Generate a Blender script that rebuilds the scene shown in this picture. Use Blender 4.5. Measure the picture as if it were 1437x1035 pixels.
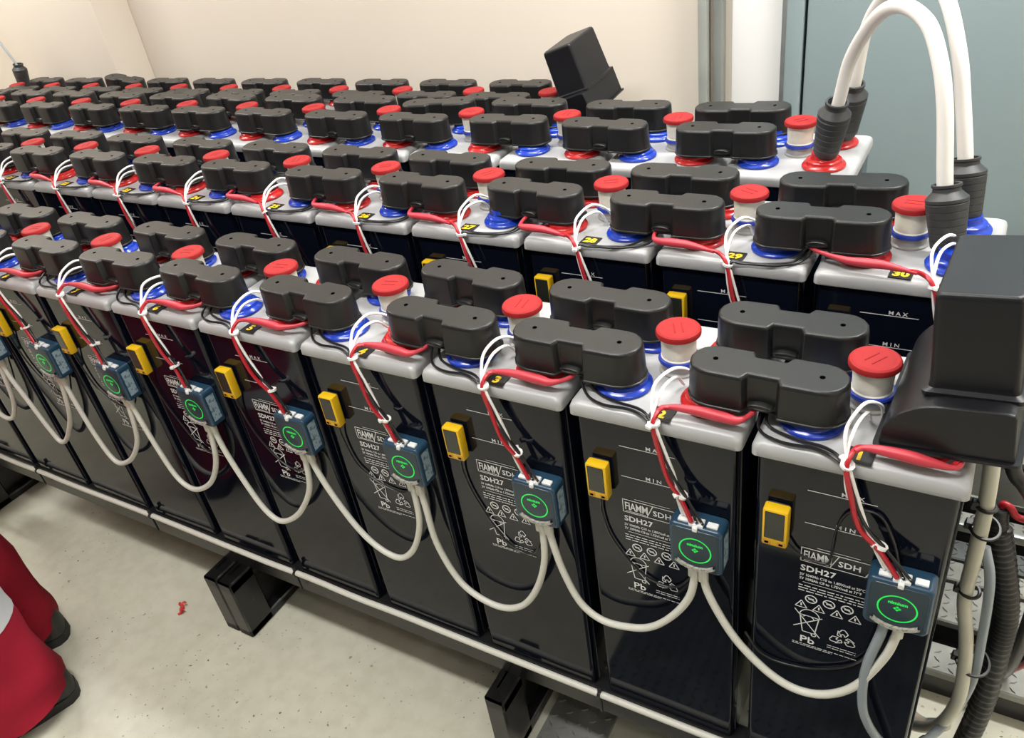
import bpy, bmesh, math, random
from mathutils import Vector, Matrix, Euler
random.seed(7)
for o in list(bpy.data.objects): bpy.data.objects.remove(o)
scene = bpy.context.scene
COL = scene.collection
U = 0.245                    # cell pitch in metres; layout below is written in pitches
FLZ = -3.87                  # floor level in pitches, measured from the top of the front-row plugs
def W(x, y, z): return Vector((x*U, y*U, (z-FLZ)*U))

# ------------------------------------------------------------------ camera
cam = bpy.data.cameras.new('camera'); camo = bpy.data.objects.new('camera', cam); COL.objects.link(camo)
cam.sensor_fit = 'HORIZONTAL'; cam.sensor_width = 36.0; cam.lens = 1139.975/1437*36.0; cam.clip_start = 0.02
camo.location = W(0.3243, -3.5839, 2.3591); camo.rotation_euler = (0.9819, 0.1376, 0.5131)
scene.camera = camo
# ------------------------------------------------------------------ world, exposure
wd = bpy.data.worlds.new('world'); scene.world = wd; wd.use_nodes = True
wd.node_tree.nodes['Background'].inputs[0].default_value = (0.9, 0.95, 1.0, 1); wd.node_tree.nodes['Background'].inputs[1].default_value = 0.3
vs = scene.view_settings
vs.view_transform = 'Standard'; vs.look = 'None'; vs.gamma = 1.0; vs.use_curve_mapping = False; vs.exposure = 0.0
# ceiling lamps: (x, y, watts) in metres
LAMPS = [(-3.2, -0.95, 7), (-0.75, -0.75, 40), (0.9, -1.3, 5), (-3.45, 0.55, 40), (-0.9, 0.75, 28), (0.6, 0.80, 56)]
CEIL = 2.75

# ------------------------------------------------------------------ materials
MATS = {}
def mat(name, col, rough=0.5, metal=0.0, spec=0.5, emit=None, estr=0.0, coat=0.0, noise=None, bump=None):
    if name in MATS: return MATS[name]
    m = bpy.data.materials.new(name); m.use_nodes = True; MATS[name] = m
    nt = m.node_tree; b = nt.nodes['Principled BSDF']
    b.inputs['Base Color'].default_value = (*col, 1); b.inputs['Roughness'].default_value = rough
    b.inputs['Metallic'].default_value = metal; b.inputs['Specular IOR Level'].default_value = spec
    b.inputs['Coat Weight'].default_value = coat
    if emit: b.inputs['Emission Color'].default_value = (*emit, 1); b.inputs['Emission Strength'].default_value = estr
    tc = nt.nodes.new('ShaderNodeTexCoord')
    if noise:                                     # (scale, other colour, low, high)
        n = nt.nodes.new('ShaderNodeTexNoise'); n.inputs['Scale'].default_value = noise[0]; n.inputs['Detail'].default_value = 5
        nt.links.new(tc.outputs['Object'], n.inputs['Vector'])
        r = nt.nodes.new('ShaderNodeValToRGB'); r.color_ramp.elements[0].position = noise[2]; r.color_ramp.elements[1].position = noise[3]
        r.color_ramp.elements[0].color = (*noise[1], 1); r.color_ramp.elements[1].color = (*col, 1)
        nt.links.new(n.outputs['Fac'], r.inputs['Fac']); nt.links.new(r.outputs['Color'], b.inputs['Base Color'])
    if bump:
        n2 = nt.nodes.new('ShaderNodeTexNoise'); n2.inputs['Scale'].default_value = bump[0]; n2.inputs['Detail'].default_value = 3
        nt.links.new(tc.outputs['Object'], n2.inputs['Vector'])
        bp = nt.nodes.new('ShaderNodeBump'); bp.inputs['Strength'].default_value = bump[1]; bp.inputs['Distance'].default_value = bump[2]
        nt.links.new(n2.outputs['Fac'], bp.inputs['Height']); nt.links.new(bp.outputs['Normal'], b.inputs['Normal'])
    return m
M_wall = mat('beige_wall_paint', (0.775, 0.705, 0.615), 0.7, spec=0.3, noise=(1.5, (0.75, 0.68, 0.59), 0.35, 0.65))
M_ceil = mat('ceiling_paint', (0.80, 0.78, 0.74), 0.8)
M_white_panel = mat('white_panel', (0.95, 0.95, 0.94), 0.4, noise=(9, (0.89, 0.89, 0.88), 0.30, 0.42))
M_door = mat('blue_grey_door_paint', (0.285, 0.36, 0.378), 0.4, noise=(2.5, (0.268, 0.338, 0.355), 0.35, 0.65))
M_steel = mat('galvanised_steel', (0.42, 0.44, 0.43), 0.42, metal=0.7, noise=(12, (0.30, 0.32, 0.31), 0.35, 0.7))
M_post_a = mat('grey_green_post_paint', (0.40, 0.42, 0.39), 0.45, noise=(6, (0.33, 0.345, 0.325), 0.35, 0.65))
M_post_b = mat('grey_post_paint', (0.27, 0.285, 0.27), 0.45, noise=(6, (0.21, 0.225, 0.215), 0.35, 0.65))
M_tan = mat('tan_conduit', (0.50, 0.40, 0.31), 0.5)
M_gap = mat('door_gap_shade', (0.01, 0.012, 0.013), 0.6)  # near-black colour for the shade in the door gap
M_rack = mat('rack_black_paint', (0.012, 0.012, 0.013), 0.28, noise=(60, (0.03, 0.03, 0.031), 0.30, 0.36), bump=(40, 0.25, 0.0015))
M_cell = mat('smoked_container_plastic', (0.0035, 0.0050, 0.0110), 0.07, spec=0.30)
M_lid = mat('light_grey_lid_plastic', (0.42, 0.425, 0.43), 0.36, noise=(7, (0.34, 0.345, 0.35), 0.32, 0.6))
M_cover = mat('black_cover_plastic', (0.009, 0.0095, 0.0095), 0.38, spec=0.45, bump=(160, 0.12, 0.0006))
M_hole = mat('dark_hole', (0.001, 0.001, 0.001), 0.9, spec=0.0)
M_red = mat('red_seal_plastic', (0.47, 0.016, 0.016), 0.22)
M_blue = mat('blue_seal_plastic', (0.010, 0.045, 0.42), 0.2)
M_navy = mat('navy_gasket', (0.02, 0.045, 0.34), 0.3)
M_cap = mat('red_cap_plastic', (0.31, 0.017, 0.018), 0.6, spec=0.2, bump=(300, 0.15, 0.0008))
M_plug = mat('cream_plug_plastic', (0.80, 0.78, 0.68), 0.4, noise=(30, (0.66, 0.63, 0.52), 0.3, 0.55))
M_plugbase = mat('clear_grey_plug_base', (0.33, 0.325, 0.31), 0.3)
M_bus = mat('dark_lead_bar', (0.05, 0.04, 0.04), 0.45, metal=0.3)
M_print = mat('white_print', (0.72, 0.72, 0.72), 0.5)
M_tagk = mat('black_number_plate', (0.012, 0.012, 0.012), 0.4)
M_yel = mat('yellow_digits', (0.85, 0.60, 0.02), 0.5)
M_sensor = mat('yellow_sensor_plastic', (0.80, 0.49, 0.01), 0.38)
M_sensor_dark = mat('sensor_window', (0.022, 0.024, 0.018), 0.25)
M_socket = mat('amber_socket', (0.55, 0.27, 0.012), 0.4)
M_pad = mat('black_sensor_pad', (0.012, 0.012, 0.014), 0.5)
M_mod = mat('dark_blue_module_plastic', (0.016, 0.052, 0.095), 0.33)
M_modface = mat('dark_blue_module_face', (0.010, 0.028, 0.045), 0.36)
M_glow = mat('green_ring_light', (0.0, 0.25, 0.04), 0.4, emit=(0.012, 1.0, 0.09), estr=0.6)
M_conn = mat('white_connector', (0.80, 0.82, 0.82), 0.4)
M_modtag = mat('pale_blue_side_label', (0.30, 0.40, 0.48), 0.5, noise=(180, (0.12, 0.17, 0.22), 0.42, 0.5))
M_lip = mat('grey_label_lip', (0.42, 0.41, 0.37), 0.5, noise=(300, (0.2, 0.2, 0.18), 0.4, 0.5))
M_patch = mat('cream_patch_cable', (0.66, 0.655, 0.59), 0.45)
M_greycab = mat('grey_blue_cable', (0.27, 0.31, 0.34), 0.4)
M_wire_w = mat('white_wire', (0.85, 0.84, 0.82), 0.4)
M_wire_k = mat('black_wire', (0.01, 0.01, 0.012), 0.35)
M_wire_r = mat('red_wire', (0.42, 0.015, 0.025), 0.35)
M_sleeve = mat('pinkish_red_sleeve', (0.52, 0.04, 0.06), 0.45)
M_tie_w = mat('white_cable_tie', (0.85, 0.85, 0.83), 0.4)
M_tie_k = mat('black_cable_tie', (0.01, 0.01, 0.01), 0.4)
M_big = mat('white_power_cable', (0.82, 0.80, 0.76), 0.38)
M_cream = mat('cream_power_cable', (0.60, 0.585, 0.49), 0.4, noise=(14, (0.52, 0.50, 0.40), 0.35, 0.6))
M_boot = mat('black_rubber_boot', (0.030, 0.032, 0.034), 0.5)
M_cond = mat('black_corrugated_conduit', (0.018, 0.018, 0.019), 0.36)
M_endc = mat('charcoal_end_cover', (0.0085, 0.009, 0.011), 0.36, spec=0.33, bump=(220, 0.08, 0.0005))
M_scrap = mat('red_scrap', (0.65, 0.05, 0.05), 0.5)
M_coverall = mat('dark_red_fabric', (0.33, 0.013, 0.032), 0.85, spec=0.15, noise=(6, (0.25, 0.009, 0.024), 0.3, 0.65), bump=(9, 0.5, 0.012))
M_reflect = mat('silver_reflective_band', (0.62, 0.64, 0.68), 0.35, metal=0.25)
M_shoe = mat('dark_grey_shoe', (0.035, 0.034, 0.032), 0.6, bump=(90, 0.3, 0.001))
M_sole = mat('shoe_sole', (0.02, 0.02, 0.02), 0.7)
M_skin = mat('skin', (0.55, 0.34, 0.25), 0.5)
M_hair = mat('dark_hair', (0.03, 0.02, 0.015), 0.6)
M_eye = mat('eye', (0.7, 0.7, 0.7), 0.2)
M_lamp = mat('lamp_diffuser', (0.9, 0.9, 0.9), 0.5, emit=(1.0, 0.985, 0.955), estr=5.0)
M_lamph = mat('lamp_housing', (0.8, 0.8, 0.8), 0.5)
def floor_mat():
    m = mat('cream_painted_floor', (0.50, 0.465, 0.375), 0.32, spec=0.45)
    nt = m.node_tree; b = nt.nodes['Principled BSDF']; tc = [n for n in nt.nodes if n.type == 'TEX_COORD'][0]
    def noise(s, d=5):
        n = nt.nodes.new('ShaderNodeTexNoise'); n.inputs['Scale'].default_value = s; n.inputs['Detail'].default_value = d
        nt.links.new(tc.outputs['Object'], n.inputs['Vector']); return n
    def ramp(n, a, c, ca, cb):
        r = nt.nodes.new('ShaderNodeValToRGB'); r.color_ramp.elements[0].position = a; r.color_ramp.elements[1].position = c
        r.color_ramp.elements[0].color = (*ca, 1); r.color_ramp.elements[1].color = (*cb, 1); nt.links.new(n.outputs['Fac'], r.inputs['Fac']); return r
    base = ramp(noise(2.2), 0.3, 0.7, (0.59, 0.58, 0.47), (0.71, 0.70, 0.585))
    fine = ramp(noise(26), 0.35, 0.6, (0.86, 0.85, 0.82), (1, 1, 1))
    mx = nt.nodes.new('ShaderNodeMixRGB'); mx.blend_type = 'MULTIPLY'; mx.inputs[0].default_value = 0.6
    nt.links.new(base.outputs[0], mx.inputs[1]); nt.links.new(fine.outputs[0], mx.inputs[2])
    spot = ramp(noise(95, 2), 0.29, 0.33, (1, 1, 1), (0, 0, 0)); area = ramp(noise(3.5, 2), 0.46, 0.6, (0, 0, 0), (1, 1, 1))
    ml = nt.nodes.new('ShaderNodeMath'); ml.operation = 'MULTIPLY'; nt.links.new(spot.outputs[0], ml.inputs[0]); nt.links.new(area.outputs[0], ml.inputs[1])
    mx2 = nt.nodes.new('ShaderNodeMixRGB'); mx2.inputs[2].default_value = (0.09, 0.08, 0.065, 1)
    nt.links.new(ml.outputs[0], mx2.inputs[0]); nt.links.new(mx.outputs[0], mx2.inputs[1]); nt.links.new(mx2.outputs[0], b.inputs['Base Color'])
    rr = nt.nodes.new('ShaderNodeMapRange'); rr.inputs[3].default_value = 0.22; rr.inputs[4].default_value = 0.42
    nt.links.new(noise(5).outputs['Fac'], rr.inputs[0]); nt.links.new(rr.outputs[0], b.inputs['Roughness'])
    return m
M_floor = floor_mat()
M_checker = mat('worn_checker_plate', (0.33, 0.33, 0.30), 0.4, metal=0.3, noise=(9, (0.19, 0.19, 0.175), 0.35, 0.65))
M_checkd = mat('dark_checker_plate', (0.13, 0.14, 0.14), 0.4, metal=0.4, noise=(12, (0.07, 0.075, 0.075), 0.35, 0.65))

# ------------------------------------------------------------------ helpers
def tag(o, label=None, cat=None, group=None, kind=None):
    if label: o['label'] = label
    if cat: o['category'] = cat
    if group: o['group'] = group
    if kind: o['kind'] = kind
    return o
def empty(name, loc=(0, 0, 0), rot=(0, 0, 0)):
    o = bpy.data.objects.new(name, None); COL.objects.link(o); o.location = loc; o.rotation_euler = rot
    o.empty_display_size = 0.02
    return o
def link(name, me, parent=None, loc=(0, 0, 0), rot=(0, 0, 0)):
    o = bpy.data.objects.new(name, me); COL.objects.link(o); o.parent = parent; o.location = loc; o.rotation_euler = rot
    return o
def mesh(name, bm, m, smooth=True, angle=40):
    bmesh.ops.recalc_face_normals(bm, faces=bm.faces)
    me = bpy.data.meshes.new(name); bm.to_mesh(me); bm.free()
    for mm in (m if isinstance(m, (list, tuple)) else [m]): me.materials.append(mm)
    if smooth:
        for p in me.polygons: p.use_smooth = True
        me.set_sharp_from_angle(angle=math.radians(angle))
    return me
def flat_normals(me, angle=50):
    """area-weighted corner normals, so that large flat faces stay flat next to their rounded edges"""
    ca = math.cos(math.radians(angle)); around = {}
    for p in me.polygons:
        for v in p.vertices: around.setdefault(v, []).append((p.normal.copy(), p.area))
    out = []
    for p in me.polygons:
        for li in p.loop_indices:
            n = Vector()
            for nn, a in around[me.loops[li].vertex_index]:
                if nn.dot(p.normal) > ca: n += nn*a
            out.append(n.normalized() if n.length else p.normal)
    me.normals_split_custom_set(out); return me
def box(bm, lo, hi, bevel=0.0, seg=2):
    lo, hi = Vector(lo), Vector(hi)
    r = bmesh.ops.create_cube(bm, size=1.0, matrix=Matrix.Translation((lo+hi)/2) @ Matrix.Diagonal((*(hi-lo), 1)))
    if bevel > 0:
        vs_ = set(r['verts']); es = [e for e in bm.edges if e.verts[0] in vs_ and e.verts[1] in vs_]
        bmesh.ops.bevel(bm, geom=es, offset=bevel, segments=seg, affect='EDGES', profile=0.5)
def box_mesh(name, lo, hi, m, bevel=0.0, seg=2):
    bm = bmesh.new(); box(bm, lo, hi, bevel, seg); return mesh(name, bm, m)
def loft(bm, loops, cap0=True, cap1=True, closed=True):
    rows = [[bm.verts.new(p) for p in lp] for lp in loops]
    n = len(rows[0])
    for a, b in zip(rows, rows[1:]):
        for i in range(n if closed else n-1):
            j = (i+1) % n
            bm.faces.new((a[i], a[j], b[j], b[i]))
    if cap0: bm.faces.new(rows[0][::-1])
    if cap1: bm.faces.new(rows[-1])
def lathe(bm, prof, n=24, at=(0, 0, 0), cap0=True, cap1=True):
    loops = [[(at[0]+r*math.cos(2*math.pi*k/n), at[1]+r*math.sin(2*math.pi*k/n), at[2]+z) for k in range(n)] for r, z in prof]
    loft(bm, loops, cap0, cap1)
def lathe_mesh(name, prof, m, n=24, angle=35):
    bm = bmesh.new(); lathe(bm, prof, n); return mesh(name, bm, m, angle=angle)
def spline(pts, sub=8):
    pts = [Vector(p) for p in pts]
    if len(pts) < 3: return pts
    P = [2*pts[0]-pts[1]] + pts + [2*pts[-1]-pts[-2]]
    out = []
    for i in range(1, len(P)-2):
        p0, p1, p2, p3 = P[i-1:i+3]
        for k in range(sub):
            t = k/sub
            out.append(0.5*((2*p1)+(p2-p0)*t+(2*p0-5*p1+4*p2-p3)*t*t+(3*p1-p0-3*p2+p3)*t*t*t))
    out.append(pts[-1]); return out
def tube(bm, path, rad, n=8):
    path = [Vector(p) for p in path]; N = len(path)
    rf = rad if callable(rad) else (lambda t: rad)
    T = [(path[min(i+1, N-1)]-path[max(i-1, 0)]).normalized() for i in range(N)]
    up = Vector((0, 0, 1)) if abs(T[0].z) < 0.9 else Vector((0, 1, 0))
    nrm = T[0].cross(up).normalized(); loops = []
    for i in range(N):
        nrm = (nrm - T[i]*nrm.dot(T[i])).normalized(); bn = T[i].cross(nrm); r = rf(i/(N-1))
        loops.append([path[i]+r*(math.cos(2*math.pi*k/n)*nrm+math.sin(2*math.pi*k/n)*bn) for k in range(n)])
    loft(bm, loops)
def tube_mesh(name, pts, rad, m, sub=8, n=8):
    bm = bmesh.new(); tube(bm, spline(pts, sub), rad, n); return mesh(name, bm, m, angle=60)
def wire(name, pts, rad, m, parent=None, sub=8, n=8, conv=None):
    return link(name, tube_mesh(name, [conv(*p) if conv else p for p in pts], rad, m, sub, n), parent)
_tx = {}
def text_data(s, size, bold=0.0, space=1.0, sx=1.0):
    """verts, faces of a string in the XY plane, origin at its left baseline"""
    k = (s, size, bold, space, sx)
    if k in _tx: return _tx[k]
    cu = bpy.data.curves.new('lettering', 'FONT'); cu.body = s; cu.size = size; cu.offset = bold; cu.space_character = space; cu.resolution_u = 2
    o = bpy.data.objects.new('lettering', cu); COL.objects.link(o)
    dg = bpy.context.evaluated_depsgraph_get(); dg.update()
    me = bpy.data.meshes.new_from_object(o.evaluated_get(dg))
    v = [(a.co.x*sx, a.co.y) for a in me.vertices]; f = [tuple(p.vertices) for p in me.polygons]
    bpy.data.objects.remove(o); bpy.data.curves.remove(cu); bpy.data.meshes.remove(me)
    _tx[k] = (v, f); return v, f
class Flat:
    """flat print collected in a 2D plane"""
    def __init__(s): s.v, s.f = [], []
    def poly(s, pts):
        b = len(s.v); s.v += [tuple(p) for p in pts]; s.f.append(tuple(range(b, b+len(pts))))
    def line(s, a, b, w):
        a, b = Vector(a), Vector(b); d = (b-a).normalized(); nn = Vector((-d.y, d.x))*w/2
        s.poly([a-nn, b-nn, b+nn, a+nn])
    def path(s, pts, w, close=False):
        for a, b in zip(pts, pts[1:]+([pts[0]] if close else [])): s.line(a, b, w)
    def ring(s, c, r, w, n=20, a0=0, a1=2*math.pi):
        for k in range(n):
            a, b = a0+(a1-a0)*k/n, a0+(a1-a0)*(k+1)/n
            s.poly([(c[0]+q*math.cos(t), c[1]+q*math.sin(t)) for q, t in((r-w/2, a), (r+w/2, a), (r+w/2, b), (r-w/2, b))])
    def text(s, t, x, y, size, bold=0.0, space=1.0, sx=1.0, center=False):
        v, f = text_data(t, size, bold, space, sx)
        if center and v: x -= (max(a for a, _ in v)+min(a for a, _ in v))/2
        b = len(s.v); s.v += [(x+a, y+c) for a, c in v]; s.f += [tuple(i+b for i in q) for q in f]
    def mesh(s, name, m, fn):
        me = bpy.data.meshes.new(name); me.from_pydata([fn(*p) for p in s.v], [], s.f); me.materials.append(m); me.update(); return me

# ------------------------------------------------------------------ room shell
WY = 5.55                                             # back wall, in pitches
X0, X1, Y0, Y1 = -17.5*U, 7.5*U, -11*U, WY*U
def struct(name, bm_or_me, m=None, parent=None):
    o = link(name, bm_or_me, parent)
    if parent is None: o['kind'] = 'structure'
    return o
struct('floor', box_mesh('floor', (X0, Y0, -0.1), (X1, Y1, 0), M_floor))
struct('ceiling', box_mesh('ceiling', (X0, Y0, CEIL), (X1, Y1, CEIL+0.1), M_ceil))
struct('wall_back', box_mesh('wall_back', (X0, Y1, -0.1), (X1, Y1+0.15, CEIL+0.1), M_wall))
struct('wall_left', box_mesh('wall_left', (X0-0.15, Y0, -0.1), (X0, Y1+0.15, CEIL+0.1), M_wall))
struct('wall_right', box_mesh('wall_right', (X1, Y0, -0.1), (X1+0.15, Y1+0.15, CEIL+0.1), M_wall))
struct('wall_front', box_mesh('wall_front', (X0, Y0-0.15, -0.1), (X1, Y0, CEIL+0.1), mat('dark_grey_front_wall', (0.16, 0.17, 0.18), 0.7)))
struct('wall_pilaster', box_mesh('wall_pilaster', (X0, 4.9*U, 0), (-12.2*U, Y1, CEIL), M_wall, 0.004))
# steel posts, white panel, blue door in the back wall
struct('trim_1', box_mesh('trim_1', (-2.73*U, Y1-0.05, 0), (-2.63*U, Y1, CEIL), M_post_a, 0.004))
struct('trim_2', box_mesh('trim_2', (-2.63*U, Y1-0.02, 0), (-2.585*U, Y1, CEIL), M_tan, 0.002))
struct('trim_3', box_mesh('trim_3', (-2.585*U, Y1-0.035, 0), (-2.48*U, Y1, CEIL), M_post_b, 0.004))
pn = link('wall_panel', box_mesh('wall_panel', (-2.40*U, Y1-0.012, 0.05), (-1.84*U, Y1, 2.5), M_white_panel, 0.002))
tag(pn, 'white wall panel between the steel posts and the blue-grey door', 'panel')
link('edge_strip', box_mesh('edge_strip', (-1.875*U, Y1-0.018, 0.05), (-1.81*U, Y1-0.011, 1.08), M_steel, 0.001), pn)
d1 = link('door_1', box_mesh('door_1', (-1.60*U, Y1-0.045, 0.02), (4.6*U, Y1-0.005, 2.3), M_door, 0.004)); d1['kind'] = 'structure'
link('gap_strip', box_mesh('gap_strip', (-1.63*U, Y1-0.02, 0), (-1.595*U, Y1-0.002, 2.32), M_gap), d1)  # dark strip standing in for the shaded gap between frame and leaf
link('frame', box_mesh('frame', (-1.80*U, Y1-0.05, 0), (-1.63*U, Y1, 2.4), M_door, 0.004), d1)
link('frame', box_mesh('frame', (4.6*U, Y1-0.05, 0), (4.8*U, Y1, 2.4), M_door, 0.004), d1)
link('frame', box_mesh('frame', (-1.80*U, Y1-0.05, 2.31), (4.8*U, Y1, 2.45), M_door, 0.004), d1)
hb = bmesh.new(); tube(hb, spline([(0, 0, 0), (0, -0.05, 0), (-0.02, -0.06, 0), (-0.12, -0.06, 0)], 6), 0.009)
link('door_handle', mesh('door_handle', hb, M_steel), d1, (4.3*U, Y1-0.04, 1.05))

# ceiling lamps (above the frame)
hs = bmesh.new(); box(hs, (-0.62, -0.10, -0.06), (0.62, 0.10, 0.0), 0.006); hs = mesh('lamp_housing', hs, M_lamph)
df = box_mesh('diffuser', (-0.60, -0.085, -0.068), (0.60, 0.085, -0.058), M_lamp)
for i, (lx, ly, pw) in enumerate(LAMPS):
    t = empty('ceiling_lamp', (lx, ly, CEIL)); link('housing', hs, t); link('diffuser', df, t)
    tag(t, 'long white ceiling lamp %s, %s' % ('above the aisle in front of the rack' if ly < 0 else 'above the middle of the battery rows',
        ('at the left', 'in the middle', 'at the right')[i % 3]), 'lamp', 'ceiling lamps')
    L = bpy.data.lights.new('lamp_light', 'AREA'); L.shape = 'RECTANGLE'; L.size = 1.2; L.size_y = 0.17; L.energy = pw; L.color = (1.0, 0.985, 0.955)
    lo = bpy.data.objects.new('lamp_light', L); COL.objects.link(lo); lo.location = (0, 0, -0.072); lo.parent = t

# ------------------------------------------------------------------ rows
ROWS = {  # x of first plug, y, z of plug tops, cells built, cell numbers, front-left-is-red?
 'A': dict(x=-0.012, y=0.0, z=0.0, n=10, ord='front row'),
 'B': dict(x=-0.045, y=1.414, z=0.2, n=12, ord='second row'),
 'C': dict(x=-1.060, y=2.804, z=0.205, n=13, ord='third row'),
 'D': dict(x=-3.985, y=4.240, z=-0.037, n=11, ord='rearmost row')}
PLUG_DX = {'A': [-0.019, -0.014, 0.009, 0.01, 0.02, 0.03, 0.02, 0.02], 'B': [-0.026, -0.003, 0.02, 0, 0, 0.005, -0.03, -0.035, -0.03, 0],
           'C': [0.012, 0.03, 0.005, -0.005, 0.01, 0, 0.005, 0.01, -0.03, -0.03, -0.03], 'D': [-0.012, 0.01, 0, 0.005, 0.02, 0.03, 0.005, 0, -0.03, -0.04, -0.015]}
COVER = {  # (row, gap, pair): dx, dy, yaw deg, dz, roll
 ('A',0,'f'): (.03,-.007,-.9), ('A',0,'r'): (.026,-.004,.6), ('A',1,'f'): (-.01,-.004,-.3), ('A',1,'r'): (-.023,-.018,-1.8), ('A',2,'f'): (.077,-.003,-1.8),
 ('A',2,'r'): (-.006,.004,-4.2), ('A',3,'f'): (-.026,.003,-2.2), ('A',3,'r'): (.058,.001,-1.1), ('A',4,'f'): (-.07,.005,-1.5), ('A',4,'r'): (.022,.009,-.2),
 ('A',5,'f'): (-.02,0,1.5), ('A',5,'r'): (.02,.01,-1),
 ('B',0,'f'): (.004,-.02,2.0), ('B',0,'r'): (.02,.012,5.0), ('B',2,'f'): (.013,.03,-4.0), ('B',3,'f'): (.027,0,-1.6), ('B',1,'f'): (.02,-.01,0), ('B',1,'r'): (-.03,0,1),
 ('C',0,'f'): (0,-.01,2.6), ('C',0,'r'): (-.018,.02,5), ('C',1,'f'): (-.03,0,-2), ('C',1,'r'): (-.022,.013,2.6), ('C',2,'f'): (.018,.03,1.9),
 ('C',2,'r'): (-.03,.03,1.0), ('C',3,'r'): (-.03,-.02,11), ('D',7,'r'): (-.01,0,0,.03,6), ('D',7,'f'): (0,.03,5), ('C',6,'r'): (0,0,-5)}
TX, TY, LT = 0.245, 0.24, -0.268                      # terminal offsets, lid top below plug top

# --- shared cell meshes (metres, origin at the cell's centre at lid-top height)
def rrect(hx, hy, r, n=4):
    pts = []
    for cx_, cy_, a in((hx-r, hy-r, 0), (-hx+r, hy-r, 90), (-hx+r, -hy+r, 180), (hx-r, -hy+r, 270)):
        for k in range(n+1):
            t = math.radians(a+90*k/n); pts.append((cx_+r*math.cos(t), cy_+r*math.sin(t)))
    return pts
def rbox(bm, levels):
    loft(bm, [[(x, y, z) for x, y in rrect(hx, hy, r)] for hx, hy, r, z in levels])
LH, BH = 0.095*U, 2.612*U
bm = bmesh.new()
rbox(bm, [(.462*U, .475*U, .02*U, -LH), (.478*U, .490*U, .03*U, -LH+.012*U), (.478*U, .492*U, .035*U, -.040*U), (.470*U, .483*U, .04*U, -.016*U), (.452*U, .465*U, .04*U, -.004*U), (.435*U, .448*U, .04*U, 0), (.42*U, .433*U, .04*U, 0)])
ME_lid = mesh('lid', bm, M_lid, angle=60); flat_normals(ME_lid)
bm = bmesh.new()
rbox(bm, [(.440*U, .450*U, .02*U, -BH), (.448*U, .458*U, .03*U, -BH+.015*U), (.448*U, .462*U, .03*U, -LH-.012*U), (.448*U, .462*U, .03*U, -LH+.004)])
ME_body = mesh('container', bm, M_cell, angle=60); flat_normals(ME_body)
bm = bmesh.new()
for s in(-1, 1): box(bm, (s*.452*U-.010*U, -.40*U, -BH+.01*U), (s*.452*U+.010*U, .40*U, -LH), .002)
ME_side = mesh('side_rib', bm, M_cell)
def ring_mesh(m):
    return lathe_mesh('terminal_seal', [(.150*U, 0), (.158*U, .006*U), (.158*U, .018*U), (.150*U, .028*U), (.138*U, .032*U), (.131*U, .040*U), (.128*U, .056*U), (.119*U, .064*U), (.100*U, .068*U), (.094*U, .076*U), (.092*U, .11*U)], m, 28)
ME_ring = {'r': ring_mesh(M_red), 'b': ring_mesh(M_blue)}
bm = bmesh.new(); lathe(bm, [(.098*U, .080*U), (.099*U, .096*U), (.094*U, .102*U), (.099*U, .225*U), (.099*U, .232*U)], 28); ME_plug = mesh('vent_plug', bm, M_plug)
ME_pbase = lathe_mesh('plug_base', [(.112*U, -.002), (.112*U, .012*U), (.098*U, .020*U), (.098*U, .07*U)], M_plugbase, 24)
ME_gask = lathe_mesh('gasket', [(.097*U, .060*U), (.112*U, .066*U), (.115*U, .078*U), (.110*U, .090*U), (.094*U, .094*U)], M_navy, 24)
bm = bmesh.new(); lathe(bm, [(.114*U, .228*U), (.123*U, .233*U), (.124*U, .252*U), (.119*U, .262*U), (.109*U, .268*U), (.105*U, .266*U), (.09*U, .266*U)], 32)
for s in(-1, 1): box(bm, (-.05*U, s*.022*U-.004*U, .2655*U), (.05*U, s*.022*U+.004*U, .2685*U), .0005, 1)
ME_cap = mesh('cap', bm, M_cap, angle=30)
# printed marking on the front face; local plane coordinates are pitches from the cell centre / plug top
PRINTS = []
def flush(name):
    global fl
    PRINTS.append((name, fl.mesh(name, M_print, lambda x, y: (x*U, -.4632*U-.0003, (y-LT)*U)))); fl = Flat()
fl = Flat()
lw = .0045
fl.line((-.20, -.518), (.12, -.518), lw); fl.text('MAX', -.045, -.510, .036, .0004, 1.5, 1.1); flush('level_mark')
fl.line((-.20, -.736), (.115, -.736), lw); fl.text('MIN', -.055, -.728, .036, .0004, 1.6, 1.1); flush('level_mark')
fl.path([(-.205, -.915), (.145, -.915), (.115, -1.012), (-.205, -1.012)], .005, True)
fl.line((-.02, -.915), (-.06, -1.012), .005); fl.line((.112, -1.01), (.148, -.93), .006); fl.line((-.13, -.897), (.08, -.897), .003)
fl.text('FIAMM', -.195, -.990, .082, .0014, .95, .62); fl.line((-.19, -1.002), (-.065, -1.002), .004)
fl.text('SDH', -.022, -.986, .056, .0012, 1.05, 1.0)
fl.text('SDH27', -.203, -1.082, .058, .0016, 1.05, 1.0)
rr = random.Random(3); flush('logo_print')
fl.text('2V 1040Ah C10 to 1.80V/cell at 20\u00b0C', -.205, -1.122, .026, .0006, 1.0, .82)
fl.text('2V 1090Ah C8 to 1.75V/cell at 77\u00b0F', -.205, -1.152, .026, .0006, 1.0, .82)
fl.line((-.185, -1.170), (.13, -1.170), .003)
for yy in(-1.196, -1.216, -1.236):
    x = -.205
    while x < .125:
        l = rr.uniform(.012, .05); fl.line((x, yy), (min(x+l, .13), yy), .0065); x += l+.008
flush('rating_text')
def tri(c, s):
    fl.path([(c[0]-s*.6, c[1]-s*.5), (c[0]+s*.6, c[1]-s*.5), (c[0], c[1]+s*.55)], .0055, True); fl.line((c[0], c[1]+s*.15), (c[0], c[1]-s*.28), .008)
for k in range(4): tri((-.183+k*.092, -1.345), .052); flush('warning_symbol')
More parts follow.
